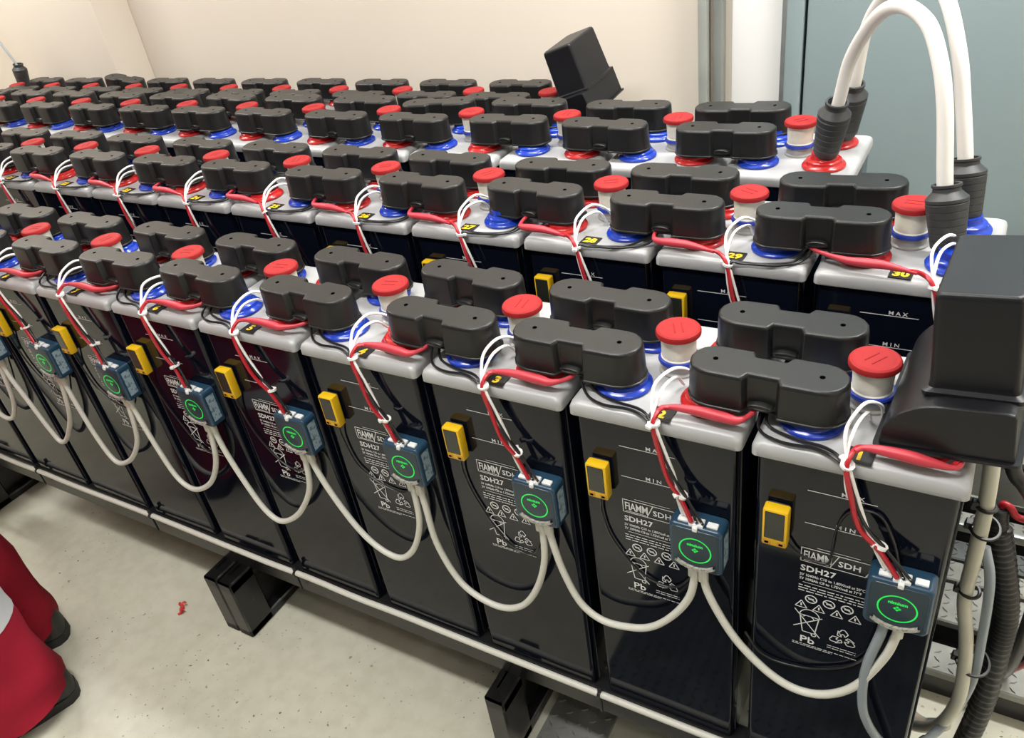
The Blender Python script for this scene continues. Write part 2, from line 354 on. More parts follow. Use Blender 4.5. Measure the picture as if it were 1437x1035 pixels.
for k in range(3):
    c = (-.135+k*.092, -1.29); fl.ring(c, .029, .007, 18); fl.line((c[0]-.02, c[1]+.012), (c[0]+.02, c[1]-.012), .006); fl.poly([(c[0]-.014, c[1]-.006), (c[0]+.014, c[1]-.006), (c[0]+.014, c[1]+.007), (c[0]-.014, c[1]+.007)]); flush('warning_symbol')
# crossed-out wheeled bin
fl.line((-.215, -1.395), (-.072, -1.585), .006); fl.line((-.068, -1.42), (-.215, -1.54), .006)
fl.path([(-.185, -1.43), (-.165, -1.565), (-.10, -1.565), (-.085, -1.43)], .006); fl.ring((-.135, -1.43), .052, .006, 10, 0, math.pi)
fl.ring((-.14, -1.46), .032, .005, 8, 0.3, 2.6); fl.line((-.19, -1.43), (-.08, -1.43), .006); fl.ring((-.105, -1.575), .012, .006, 10)
fl.text('Pb', -.178, -1.655, .075, .0012, 1.0, 1.1)
flush('bin_symbol')
# recycling arrows
rc = (.045, -1.53)
V3 = [Vector((rc[0]+.066*math.cos(math.radians(90+120*k)), rc[1]+.066*math.sin(math.radians(90+120*k)))) for k in range(3)]
for k in range(3):
    A_, B_, C_ = V3[k-1], V3[k], V3[(k+1) % 3]
    c0, c1, c2, c3 = A_.lerp(B_, .66), A_.lerp(B_, .90), B_.lerp(C_, .10), B_.lerp(C_, .30)
    cen = Vector(rc); io = lambda p, d: p+(p-cen).normalized()*d
    fl.path([io(c0, .014), io(c1, .016), io(c2, .016), io(c3, .010), io(c3, -.014), io(c2, -.020), io(c1, -.020), io(c0, -.016)], .0055, True)
    fl.path([io(c3, .022), B_.lerp(C_, .50), io(c3, -.026)], .0055, True)
flush('recycling_symbol')
for yy, xa, xb in((-1.618, -.03, .12), (-1.636, -.03, .12), (-1.672, -.215, .13), (-1.684, -.215, .0)):
    x = xa
    while x < xb:
        l = rr.uniform(.01, .04); fl.line((x, yy), (min(x+l, xb), yy), .005); x += l+.006
flush('small_print')

def ordinal(i): return ['rightmost', 'second from the right', 'third from the right', 'fourth from the right', 'fifth from the right', 'sixth from the right', 'seventh from the right',
                        'eighth from the right', 'ninth from the right', 'tenth from the right', 'eleventh from the right', 'twelfth from the right', 'thirteenth from the right', 'fourteenth from the right'][i]
def cx(row, i): return ROWS[row]['x']-i
CELLNUM = {}
for row, R in ROWS.items():
    for i in range(R['n']):
        num = {'A': i+1, 'B': 30-i, 'C': 31+i, 'D': 55-i}[row]; CELLNUM[row, i] = num
        c = W(cx(row, i), R['y'], R['z']+LT)
        t = empty('battery_cell', (c.x, c.y, c.z-BH))
        up = Vector((0, 0, BH))
        tag(t, 'smoked battery cell with light grey lid, %s in the %s' % (ordinal(i), R['ord']), 'battery', 'battery cells of the %s' % R['ord'])
        link('container', ME_body, t, up); link('side_rib', ME_side, t, up); link('lid', ME_lid, t, up)
        lr = 'br' if row in 'AC' else 'rb'                         # left, right terminal colour
        if row == 'D': lr = 'rb'
        for sx, k in((-1, lr[0]), (1, lr[1])):
            for sy in(-1, 1):
                link('terminal_seal', ME_ring[k], t, up+Vector((sx*TX*U, sy*TY*U, 0)))
        dx = (PLUG_DX[row]+[0]*20)[i]*U
        p = link('vent_plug', ME_plug, t, up+Vector((dx, 0, 0))); link('plug_base', ME_pbase, p); link('gasket', ME_gask, p); link('cap', ME_cap, p, (0, 0, 0), (0, 0, random.uniform(0, 3.1)))
        if row in 'AB':
            for nm_, me_ in PRINTS[:(2 if row == 'B' else 99)]: link(nm_, me_, t, up)
            px = (.045 if i else .01) if row == 'A' else (.03 if i else -.01)
            k = link('number_plate', box_mesh('number_plate', (-.062*U, -.055*U, 0), (.062*U, .055*U, .0012), M_tagk), t, up+Vector((px*U, -.432*U if row == 'A' else -.415*U, .0004)), (0, 0, random.uniform(-.06, .06)))
            f2 = Flat(); f2.text(str(num), 0, -.032, .085, .004, 1.0, 1.05, center=True)
            link('digits', f2.mesh('digits', M_yel, lambda x, y: (x*U, y*U, .0016)), k)

# --- connector covers
def cover_outline(o, z, hl=.40, R_=.139, nw=.083, nd=.046):
    R1 = R_-o; pts = []; xe = hl-R_
    for k in range(9):
        t = math.radians(-90+180*k/8); pts.append((xe+R1*math.cos(t), R1*math.sin(t)))
    def notch(s):
        w1, w2 = nw+o*.6, nw-.016+o*.6
        yy = R1; yi = R1-nd
        q = [(w1+.010, yy), (w1, yy-.007), (w2+.001, yi+.006), (w2-.006, yi), (-w2+.006, yi), (-w2-.001, yi+.006), (-w1, yy-.007), (-w1-.010, yy)]
        return q if s > 0 else [(-x, -y) for x, y in q]
    pts += notch(1)
    for k in range(9):
        t = math.radians(90+180*k/8); pts.append((-xe+R1*math.cos(t), R1*math.sin(t)))
    pts += notch(-1)
    return [(x*U, y*U, z*U) for x, y in pts]
bm = bmesh.new(); CH = .205
loft(bm, [cover_outline(.012, 0), cover_outline(-.002, 0), cover_outline(-.002, .008), cover_outline(.004, .010), cover_outline(.006, .014), cover_outline(.012, CH-.022), cover_outline(.013, CH-.016), cover_outline(.017, CH-.006), cover_outline(.024, CH-.001), cover_outline(.028, CH), cover_outline(.034, CH)])
bmesh.ops.triangulate(bm, faces=[f for f in bm.faces if len(f.verts) > 4])
ME_cov = mesh('connector_cover', bm, M_cover, angle=50); flat_normals(ME_cov)
bm = bmesh.new()
loft(bm, [[(w*math.cos(a)*U, (-.088-d)*U, (zc+h*math.sin(a))*U) for a in [2*math.pi*k/20 for k in range(20)]] for w, h, d, zc in((.064, .020, 0, .040), (.064, .020, .030, .040), (.056, .015, .036, .041), (.050, .011, .036, .042), (.046, .008, .030, .042))])
ME_tab = mesh('latch_tab', bm, M_cover, angle=50)
ME_hole = lathe_mesh('pin_hole', [(.0135*U, 0), (.0135*U, .0005)], M_hole, 12)
ME_bus = box_mesh('connector_bar', (-.30*U, -.055*U, -.02*U), (.30*U, .055*U, .06*U), M_bus, .002)
for row, R in ROWS.items():
    for i in range(R['n']-1):
        for fr in 'fr':
            v = COVER.get((row, i, fr)); r = random.Random(hash((ord(row), i, ord(fr))))
            dx, dy, yaw = (v[:3] if v else (r.uniform(-.03, .03), r.uniform(-.012, .012), r.uniform(-2.5, 2.5)))
            dz, roll = (v[3:] if v and len(v) > 3 else (0, 0))
            loc = W(cx(row, i)-.5+dx, R['y']+(-.242 if fr == 'f' else .24)+dy, R['z']+.013-CH+dz)
            lab = 'black rounded connector cover, %s in the %s line of the %s' % (ordinal(i), 'nearer' if fr == 'f' else 'farther', R['ord'])
            o = tag(link('connector_cover', ME_cov, None, loc, (math.radians(r.uniform(-.8, .8)), math.radians(roll), math.radians(yaw))), lab, 'cover', '%s connector covers of the %s' % ('nearer' if fr == 'f' else 'farther', R['ord']))
            link('latch_tab', ME_tab, o)
            for s in(-1, 1): link('pin_hole', ME_hole, o, (s*.2584*U, 0, CH*U-.0001))
            link('connector_bar', ME_bus, o, (0, 0, -.002))

# --- charcoal end covers
def end_cover_meshes():
    bm = bmesh.new()
    prof = [(.0, .0)] + [(.0+.26*(1-math.cos(math.radians(a))), .02+.235*math.sin(math.radians(a))) for a in range(0, 91, 9)] + [(.50, .262), (.525, .255), (.535, .235), (.54, .0)]
    ys = [(-.40, .012), (-.395, .004), (-.385, 0), (.385, 0), (.395, .004), (.40, .012)]
    cxm, czm = .28, .12
    def ins(p, d): 
        v = Vector((cxm-p[0], czm-p[1])); return (p[0]+v.x*d*2.5, max(p[1]+v.y*d*2.5, 0) if p[1] > 0 else 0)
    loft(bm, [[(ins(p, d)[0]*U, y*U, ins(p, d)[1]*U) for p in prof] for y, d in ys])
    base = flat_normals(mesh('base_shell', bm, M_endc, angle=40), 30)
    bm = bmesh.new()
    rim = [(x*U, y*U) for x, y in rrect(.295, .415, .03)]
    loft(bm, [[(x+.27*U, y, z*U) for x, y in rim] for z in(-.004, .012)])
    rimm = mesh('bottom_rim', bm, M_endc)
    bm = bmesh.new()
    def lev(hx, hy, r, z, ox=0): return [((x+.355+ox)*U, (y+.03)*U, z*U) for x, y in rrect(hx, hy, r)]
    loft(bm, [lev(.200, .345, .03, .25), lev(.200, .345, .03, .27), lev(.176, .322, .03, .28), lev(.172, .318, .03, .30), lev(.165, .30, .03, .70), lev(.160, .295, .03, .722), lev(.145, .28, .03, .732)])
    box_ = flat_normals(mesh('tower', bm, M_endc, angle=40))
    return base, rimm, box_
EB, ER, ET = end_cover_meshes()
def end_cover(loc, rot, lab):
    t = tag(empty('terminal_end_cover', loc, rot), lab, 'cover', 'terminal end covers'); link('base_shell', EB, t); link('bottom_rim', ER, t); link('tower', ET, t); return t
end_cover(W(.085, .01, -.215), (0, math.radians(-6), math.radians(-3)), 'large charcoal terminal cover with box tower over the right end of the front row')
end_cover(W(-3.84, 4.24, -.32), (math.radians(3), math.radians(-17), 0), 'charcoal terminal cover with box tower tilted askew on the rearmost row')

# --- boots and big cables
def boot(name, p0, p1, lab, s=1.0, parent=None):
    p0, p1 = Vector(p0), Vector(p1); L = (p1-p0).length; k = U*s
    bm = bmesh.new(); prof = [(.074*k, 0), (.082*k, .06*L)]
    a, n = .10, 6
    for j in range(n):
        z0 = a+(.74-a)*j/n; z1 = a+(.74-a)*(j+1)/n; r0 = (.092+.022*(z0-a)/.64)*k; r1 = (.092+.022*(z1-a)/.64)*k
        prof += [(r0, z0*L), (r1, (z1-.012)*L), (r1-.006*k, z1*L)]
    prof += [(.114*k, .755*L), (.114*k, .80*L), (.075*k, .90*L), (.072*k, .95*L), (.080*k, .965*L), (.080*k, L), (.064*k, L), (.060*k, .90*L)]
    lathe(bm, prof, 24)
    o = link(name, mesh(name, bm, M_boot, angle=30), parent, p0); o.rotation_mode = 'QUATERNION'; o.rotation_quaternion = Vector((0, 0, 1)).rotation_difference(p1-p0)
    return o
arcF = [(-.800, 2.535, .06), (-.765, 2.49, .25), (-.718, 2.425, .476), (-.648, 2.33, .789), (-.488, 2.113, 1.079), (-.329, 1.898, 1.19), (-.165, 1.676, 1.15), (-.065, 1.54, .995), (.008, 1.442, .754), (.075, 1.345, .35), (.135, 1.27, .05)]
arcR = [(-.770, 2.98, .06), (-.735, 2.93, .25), (-.695, 2.874, .47), (-.640, 2.80, .87), (-.505, 2.617, 1.12), (-.31, 2.35, 1.29), (-.125, 2.102, 1.20), (.007, 1.922, .92), (.081, 1.822, .635), (.147, 1.733, .324), (.185, 1.68, .05)]
for arc, nm, rd in((arcF, 'nearer', .044), (arcR, 'farther', .044)):
    t = tag(empty('power_cable', W(*arc[-1])), 'thick white power cable arching from third row to second row, %s of the two' % nm, 'cable', 'arching white power cables')
    b = W(*arc[-1])
    wire('cable', arc, rd*U, M_big, t, 10, 14, lambda *p: W(*p)-b)
    if nm == 'nearer':
        boot('boot', W(-.808, 2.55, .02)-b, W(-.735, 2.45, .455)-b, None, 1.0, t); boot('boot', W(.150, 1.245, -.02)-b, W(.085, 1.325, .36)-b, None, 1.0, t)
    else:
        boot('boot', W(-.76, 2.99, .02)-b, W(-.705, 2.89, .455)-b, None, 1.0, t); boot('boot', W(.20, 1.66, -.02)-b, W(.145, 1.74, .36)-b, None, 1.0, t)
# cable at the far left end of the rearmost row
t = tag(empty('end_cable', W(-14.20, 4.48, -.2)), 'thin pale cable rising from a black boot at left end of the rearmost row', 'cable'); b = W(-14.20, 4.48, -.2)
wire('cable', [(-14.2, 4.48, -.1), (-14.16, 4.48, .15), (-14.4, 4.5, .55), (-15.0, 4.6, 1.3), (-15.3, 4.8, 2.4)], .019*U, M_greycab, t, 8, 10, lambda *p: W(*p)-b)
boot('boot', W(-14.20, 4.46, -.2)-b, W(-14.13, 4.48, .22)-b, None, 1.0, t)

# ------------------------------------------------------------------ rack
rk = tag(empty('battery_rack', W(-5, 0, FLZ)), 'black steel battery rack with long rails and block feet on the cream floor', 'rack'); ro = W(-5, 0, FLZ)
def rbx(name, a, b, bev=.003):
    c = (W(*a)+W(*b))/2; h = (W(*b)-W(*a))/2
    return link(name, box_mesh(name, -h, h, M_rack, bev, 1), rk, c-ro)
for row, R in ROWS.items():
    x0, x1 = cx(row, R['n']-1)-.6, cx(row, 0)+.46
    zt = R['z']+LT-2.612
    rbx('rail', (x0, R['y']-.485, zt-.26), (x1, R['y']-.33, zt)); rbx('rail', (x0, R['y']+.33, zt-.26), (x1, R['y']+.485, zt))
for fx in(.10, -2.31, -5.29, -5.48, -9.90, -10.09):
    y1 = 5.0 if fx < -4 else 3.3
    if fx > -1: y1 = 3.3
    w = .09
    for (ya, yb) in((-.76, 2.0), (2.06, y1)):
        bm = bmesh.new()
        za, zb = FLZ, -3.13
        for lo, hi in(((fx-w, ya, zb-.12), (fx+w, yb, zb)), ((fx-w, ya, za), (fx+w, yb, za+.10)), ((fx-w, ya, za), (fx+w, ya+.30, zb)), ((fx-w, yb-.30, za), (fx+w, yb, zb)), ((fx-w*.4, ya+.1, za), (fx-w*.2, yb-.1, zb))):
            box(bm, W(*lo)-ro, W(*hi)-ro, .004, 1)
        link('foot_frame', mesh('foot_frame', bm, M_rack), rk)
    for ya in(1.0, 1.85, 2.4, 3.2):
        rbx('riser', (fx-w, ya-.1, -3.13), (fx+w, ya+.1, -2.94))

# white cable clipped along the front rail, with black ties
t = tag(empty('rail_cable', W(-4, -.52, -2.87)), 'long white cable tied along the lower edge of the front row', 'cable'); b = W(-4, -.52, -2.87)
pts = [(1.2 if k == 0 else .2-k*.5, -.52+rr.uniform(-.004, .004), -2.87+rr.uniform(-.006, .006)) for k in range(0, 21)]
pts[0] = (.52, -.52, -2.87)
wire('cable', pts, .026*U, M_patch, t, 4, 8, lambda *p: W(*p)-b)
bm = bmesh.new(); lathe(bm, [(.030*U, -.012*U), (.034*U, -.012*U), (.034*U, .012*U), (.030*U, .012*U)], 12); bmesh.ops.rotate(bm, verts=bm.verts[:], cent=(0, 0, 0), matrix=Matrix.Rotation(math.pi/2, 3, 'Y'))
box(bm, (-.012*U, -.015*U, .02*U), (.012*U, .015*U, .075*U), .001, 1); box(bm, (-.010*U, -.012*U, -.2*U), (.010*U, .004*U, -.02*U))
ME_rtie = mesh('tie', bm, M_tie_k)
for k in(-1.50, -4.47, -6.45, -8.4): link('tie', ME_rtie, t, W(k, -.52, -2.87)-b)

# ------------------------------------------------------------------ sensors on the cell fronts
ME_pad = box_mesh('mounting_pad', (-.052*U, -.014*U, -.11*U), (.054*U, 0, .12*U), M_pad, .002)
bm = bmesh.new(); box(bm, (-.066*U, -.080*U, -.124*U), (.062*U, -.012*U, .124*U), .0028, 2); ME_sens = mesh('level_sensor', bm, M_sensor)
ME_win = box_mesh('window', (-.052*U, -.083*U, -.070*U), (.046*U, -.078*U, .112*U), M_sensor_dark, .0008, 1)
bm = bmesh.new(); box(bm, (-.020*U, -.0835*U, -.018*U), (.020*U, -.078*U, .018*U), .0008, 1); ME_sock = mesh('socket', bm, M_socket)
bm = bmesh.new(); box(bm, (-.010*U, -.0845*U, -.007*U), (.010*U, -.083*U, .007*U)); ME_sockh = mesh('socket_hole', bm, M_hole)
SX = {'A': [-.34, -1.33, -2.31, -3.33, -4.35, -5.37, -6.37, -7.36, -8.36, -9.36], 'B': [-.35+.0-.02-k for k in range(5)]}
for row in 'AB':
    for i, sx in enumerate(SX[row]):
        R = ROWS[row]; loc = W(sx, R['y']-.465, R['z']-.76 if row == 'A' else R['z']-.66)
        t = tag(empty('level_sensor', loc), 'small yellow level sensor on the %s cell of the %s' % (ordinal(i), R['ord']), 'sensor', 'yellow level sensors on the %s' % R['ord'])
        link('housing', ME_sens, t); link('mounting_pad', ME_pad, t); link('window', ME_win, t)
        for s in(-1, 1):
            k = link('socket', ME_sock, t, ((-.002+s*.036)*U, 0, -.098*U)); link('socket_hole', ME_sockh, k)

# ------------------------------------------------------------------ monitoring modules of the front row
MX = [.268, -.745, -1.745, -2.735, -3.735, -4.79, -5.81, -6.76, -7.76, -8.76]
MZ = [-1.025, -1.025, -1.035, -1.025, -1.045, -1.055, -1.045, -1.02, -1.03, -1.03]
def mod_loop(sh, y, zo=0):
    hx, hz, r = .150-sh, .165-sh, .030
    return [(x*U, y*U, (z+zo)*U) for x, z in rrect(hx, hz, r, 4)]
bm = bmesh.new(); loft(bm, [mod_loop(0, 0), mod_loop(0, -.105), mod_loop(.006, -.118), mod_loop(.016, -.124)]); ME_mod = mesh('housing', bm, M_mod, angle=45); flat_normals(ME_mod)
bm = bmesh.new(); loft(bm, [mod_loop(.018, -.1235), mod_loop(.020, -.127), mod_loop(.024, -.128)]); ME_face = mesh('face_plate', bm, M_modface)
bm = bmesh.new()
n = 40
for a in range(n):
    q = []
    for rr_, yy in((.084, -.1285), (.0875, -.1297), (.092, -.1285)):
        q.append([(rr_*math.cos(t)*U, yy*U, (rr_*math.sin(t)-.005)*U) for t in(2*math.pi*a/n, 2*math.pi*(a+1)/n)])
    for u, v in zip(q, q[1:]): bm.faces.new([bm.verts.new(p) for p in(u[0], u[1], v[1], v[0])])
bmesh.ops.remove_doubles(bm, verts=bm.verts[:], dist=1e-6); ME_glow = mesh('light_ring', bm, M_glow)
f3 = Flat(); f3.text('nimium', 0, .030, .030, .0012, 1.0, 1.0, center=True)
for q in((0, .012), (-.011, .002), (.011, .002), (0, -.008)): f3.poly([(q[0], q[1]+.008), (q[0]-.0085, q[1]), (q[0], q[1]-.008), (q[0]+.0085, q[1])])
ME_logo = f3.mesh('lit_emblem', M_glow, lambda x, y: (x*U, -.1292*U, (y-.004)*U))
bm = bmesh.new()
for k in range(9):
    a = math.radians(-140+100*k/8); c = Vector((.165*math.cos(a), .165*math.sin(a)+.012))
lpz = [[((rad*math.cos(math.radians(-132+84*k/10)))*U, yy*U, (rad*math.sin(math.radians(-132+84*k/10))+.022)*U) for k in range(11)] for rad, yy in((.150, -.126), (.150, -.142), (.170, -.142), (.170, -.126))]
loft(bm, lpz, False, False, closed=False); ME_lip = mesh('label_lip', bm, M_lip)
ME_conn = box_mesh('wire_connector', (-.030*U, -.100*U, .150*U), (.030*U, -.060*U, .178*U), M_conn, .001, 1)
bm = bmesh.new(); box(bm, (-.040*U, -.115*U, .150*U), (.040*U, -.055*U, .180*U), .001, 1); box(bm, (-.014*U, -.134*U, .140*U), (.014*U, -.110*U, .172*U), .001, 1)
for k in(-.032, 0, .032): box(bm, ((k-.004)*U, -.11*U, .175*U), ((k+.004)*U, -.10*U, .200*U))
ME_conn2 = mesh('wire_connector', bm, M_conn)
ME_stag = box_mesh('side_label', (.1495*U, -.095*U, -.115*U), (.1512*U, -.02*U, .115*U), M_modtag)
HARN = []
for i, (mx_, mz_) in enumerate(zip(MX, MZ)):
    t = tag(empty('monitoring_module', W(mx_, -.464, mz_), (0, 0, 0)), 'dark blue module with glowing green ring, %s on the front row' % ordinal(i), 'module', 'monitoring modules of the front row')
    t.rotation_euler = (0, math.radians(rr.uniform(-2, 2)), 0)
    link('housing', ME_mod, t); link('face_plate', ME_face, t); link('light_ring', ME_glow, t); link('lit_emblem', ME_logo, t); link('label_lip', ME_lip, t); link('side_label', ME_stag, t)
    link('wire_connector', ME_conn, t, (-.075*U, 0, 0)); link('wire_connector', ME_conn2, t); link('wire_connector', ME_conn, t, (.085*U, 0, 0))

# patch cables between modules
PATCH = [
 [(.29, -1.21), (.285, -1.28), (.25, -1.47), (.14, -1.76), (.0, -1.92), (-.16, -1.97), (-.32, -1.91), (-.50, -1.74), (-.62, -1.55), (-.70, -1.37), (-.72, -1.24)],
 [(-.78, -1.22), (-.77, -1.30), (-.80, -1.48), (-.90, -1.68), (-1.04, -1.85), (-1.19, -1.93), (-1.38, -1.96), (-1.53, -1.87), (-1.63, -1.64), (-1.69, -1.38), (-1.71, -1.24)],
 [(-1.77, -1.23), (-1.75, -1.32), (-1.77, -1.58), (-1.86, -1.87), (-2.00, -2.10), (-2.19, -2.21), (-2.40, -2.18), (-2.55, -2.05), (-2.66, -1.75), (-2.68, -1.40), (-2.70, -1.24)],
 [(-2.77, -1.22), (-2.75, -1.32), (-2.77, -1.60), (-2.88, -1.88), (-3.02, -2.04), (-3.16, -2.06), (-3.32, -1.98), (-3.46, -1.82), (-3.60, -1.56), (-3.68, -1.35), (-3.70, -1.24)],
 [(-3.77, -1.24), (-3.76, -1.34), (-3.82, -1.62), (-4.02, -1.92), (-4.22, -2.09), (-4.37, -2.13), (-4.50, -2.02), (-4.62, -1.75), (-4.71, -1.48), (-4.75, -1.24)],
 [(-4.82, -1.25), (-4.80, -1.35), (-4.87, -1.64), (-5.05, -1.92), (-5.28, -2.09), (-5.45, -2.12), (-5.58, -2.02), (-5.67, -1.75), (-5.74, -1.46), (-5.78, -1.25)],
 [(-5.84, -1.24), (-5.82, -1.34), (-5.92, -1.70), (-6.15, -1.98), (-6.38, -2.12), (-6.52, -2.11), (-6.62, -1.90), (-6.69, -1.55), (-6.73, -1.24)],
 [(-6.79, -1.23), (-6.78, -1.34), (-6.92, -1.70), (-7.18, -2.02), (-7.36, -2.13), (-7.46, -2.0), (-7.58, -1.70), (-7.70, -1.42), (-7.73, -1.24)],
 [(-7.79, -1.23), (-7.79, -1.34), (-7.9, -1.75), (-8.15, -2.03), (-8.4, -2.0), (-8.6, -1.6), (-8.70, -1.40), (-8.73, -1.24)]]
ME_rj = box_mesh('plug', (-.026*U, -.022*U, -.105*U), (.026*U, .022*U, .04*U), M_patch, .0025)
for i, pp in enumerate(PATCH):
    b = W(pp[0][0], -.53, pp[0][1])
    t = tag(empty('patch_cable', b), 'cream patch cable looping between green-ring modules, %s of its kind' % ordinal(i), 'cable', 'patch cables between modules')
    N = len(pp)
    wire('cable', [(x, -.53-.03*math.sin(math.pi*k/(N-1)), z) for k, (x, z) in enumerate(pp)], .0235*U, M_patch, t, 6, 8, lambda *p: W(*p)-b)
    link('plug', ME_rj, t, (0, 0, .02*U)); link('plug', ME_rj, t, W(pp[-1][0], -.53, pp[-1][1]+.02)-b)

# grey cable from the first module looping to the cable run on the right
t = tag(empty('grey_cable', W(.21, -.53, -1.23)), 'grey-blue cable looping from the rightmost module to the cables beside the rack', 'cable'); b = W(.21, -.53, -1.23)
wire('cable', [(.222, -.53, -1.18), (.215, -.54, -1.30), (.178, -.55, -1.55), (.175, -.56, -1.80), (.215, -.56, -2.02), (.33, -.50, -2.28), (.48, -.3, -2.50), (.62, -.08, -2.50), (.70, -.06, -2.08), (.69, -.06, -1.66), (.655, -.08, -1.21), (.60, -.02, -1.03)], .026*U, M_greycab, t, 8, 8, lambda *p: W(*p)-b)

# ------------------------------------------------------------------ sensing harnesses
def harness(row, i, pts, lab):
    """pts: dict of wire paths in pitches"""
    b = W(*pts['tie'][0])
    t = tag(empty('wire_harness', b), lab, 'wiring', 'wire harnesses of the %s' % ROWS[row]['ord'])
    cv = lambda *p: W(*p)-b
    for w in pts.get('white', []): wire('white_wire', w, .0095*U, M_wire_w, t, 6, 6, cv)
    for w in pts.get('black', []): wire('black_wire', w, .0085*U, M_wire_k, t, 6, 6, cv)
    for w in pts.get('red', []): wire('red_wire', w, .0135*U, M_wire_r, t, 6, 6, cv)
    if 'sleeve' in pts:
        me = tube_mesh('fuse_sleeve', [cv(*p) for p in pts['sleeve']], lambda s: (.013+.016*max(0, math.sin(math.pi*min(1, max(0, (s-.15)/.6)))))*U, M_sleeve, 8, 8); link('fuse_sleeve', me, t)
    bm0 = bmesh.new(); lathe(bm0, [(.020*U, -.008*U), (.034*U, -.008*U), (.034*U, .008*U), (.020*U, .008*U)], 10); box(bm0, (.02*U, -.018*U, -.012*U), (.052*U, .014*U, .012*U), .001, 1)
    me = mesh('cable_tie', bm0, M_tie_w)
    for k, p in enumerate(pts['tie']): link('cable_tie', me, t, cv(*p), (rr.uniform(-.3, .3), rr.uniform(-.4, .2), rr.uniform(0, 6)))
    return t
TIE = [-.040, -.978, -2.012, -2.985, -4.055, -5.03, -6.06, -7.03, -8.03, -9.03]
for i in range(10):
    tx = TIE[i]; c0 = -i; mx_ = MX[i]; mz_ = MZ[i]+.185; ty = -.515; j = lambda a: rr.uniform(-a, a)
    gl, gr = c0-.5, c0+.5                              # centres of the connectors on either side
    e = [(mx_-.085, -.535, mz_), (mx_-.065, -.535, mz_), (mx_-.025, -.57, mz_), (mx_+.005, -.57, mz_), (mx_+.04, -.57, mz_)]
    m1 = (tx+.035+j(.01), -.525, -.43); m2 = (tx+.10+j(.02), -.53, -.60); m3 = (tx+.185+(mx_-.13-tx-.17)*.6, -.53, -.72)
    o = lambda p, dx, dy=0, dz=0: (p[0]+dx, p[1]+dy, p[2]+dz)
    top = (tx, ty, -.265)
    P_ = dict(tie=[(tx, ty, -.262), o(m3, 0, 0, .02)])
    ah = .17+j(.02)
    P_['white'] = [[e[0], o(m3, -.022, -.01), o(m2, .026, .006), o(m1, .022, -.002), o(top, .010, -.01), (tx-.025, -.47, -.18), (tx-.03, -.40, -.10-j(.02)), (tx+.015+j(.02), -.28, -.075), (tx+.075, -.18, -.14), (tx+.09, -.13, -.25)],
                   [e[1], o(m3, -.012, -.012), o(m2, .018, .010), o(m1, -.022, .004), o(top, -.004, -.012), (tx-.010, -.46, -.19), (tx+.005, -.37, -.13), (tx+.03, -.26, -.14), (tx+.035, -.16, -.25)]]
    P_['black'] = [[e[3], o(m3, .03, .0), o(m2, .02, .005), o(m1, .0, .0), o(top, -.014, .0), (tx-.10, -.45, -.248), (tx-.26, -.42, -.252), (tx-.40, -.36, -.252), (gl+.035, -.27, -.205), (gl+.02, -.19, -.17)],
                   [e[4], o(m3, .035, -.01), o(m2, .028, -.004), o(m1, .006, -.006), o(top, -.018, -.006), (tx-.14, -.47, -.248), (tx-.31, -.47, -.250), (tx-.43, -.41, -.248), (gl+.012, -.30, -.19), (gl+.015, -.19, -.17)]]
    P_['red'] = [[e[2], o(m3, .004, -.022), o(m2, 0, -.024), o(m1, -.002, -.022), o(top, .0, -.016), (tx+.02, -.47, -.200), (tx+.06, -.44, -.200)]]
    endx = gr-.02 if i else .39
    P_['sleeve'] = [(tx+.02, -.47, -.200), (tx+.06, -.44, -.198), (tx+.20, -.435, -.192), (tx+.33, -.44, -.195), (tx+.41, -.435, -.20), (endx, -.36, -.195), (endx+.02, -.26, -.175)] if i else \
                   [(tx+.02, -.48, -.200), (tx+.07, -.455, -.19), (tx+.22, -.46, -.185), (tx+.32, -.465, -.19), (endx, -.44, -.21), (endx+.02, -.36, -.20)]
    if i == 0: P_['red'].append([(.38, -.44, -.205), (.40, -.36, -.195), (.36, -.26, -.16)])
    harness('A', i, P_, 'red, white and black wire harness on the front row, %s' % ordinal(i))
BT = [.130, -1.03, -2.075, -3.03, -4.02, -5.04, -6.04, -7.03, -8.04, -9.03, -10.03, -11.03]
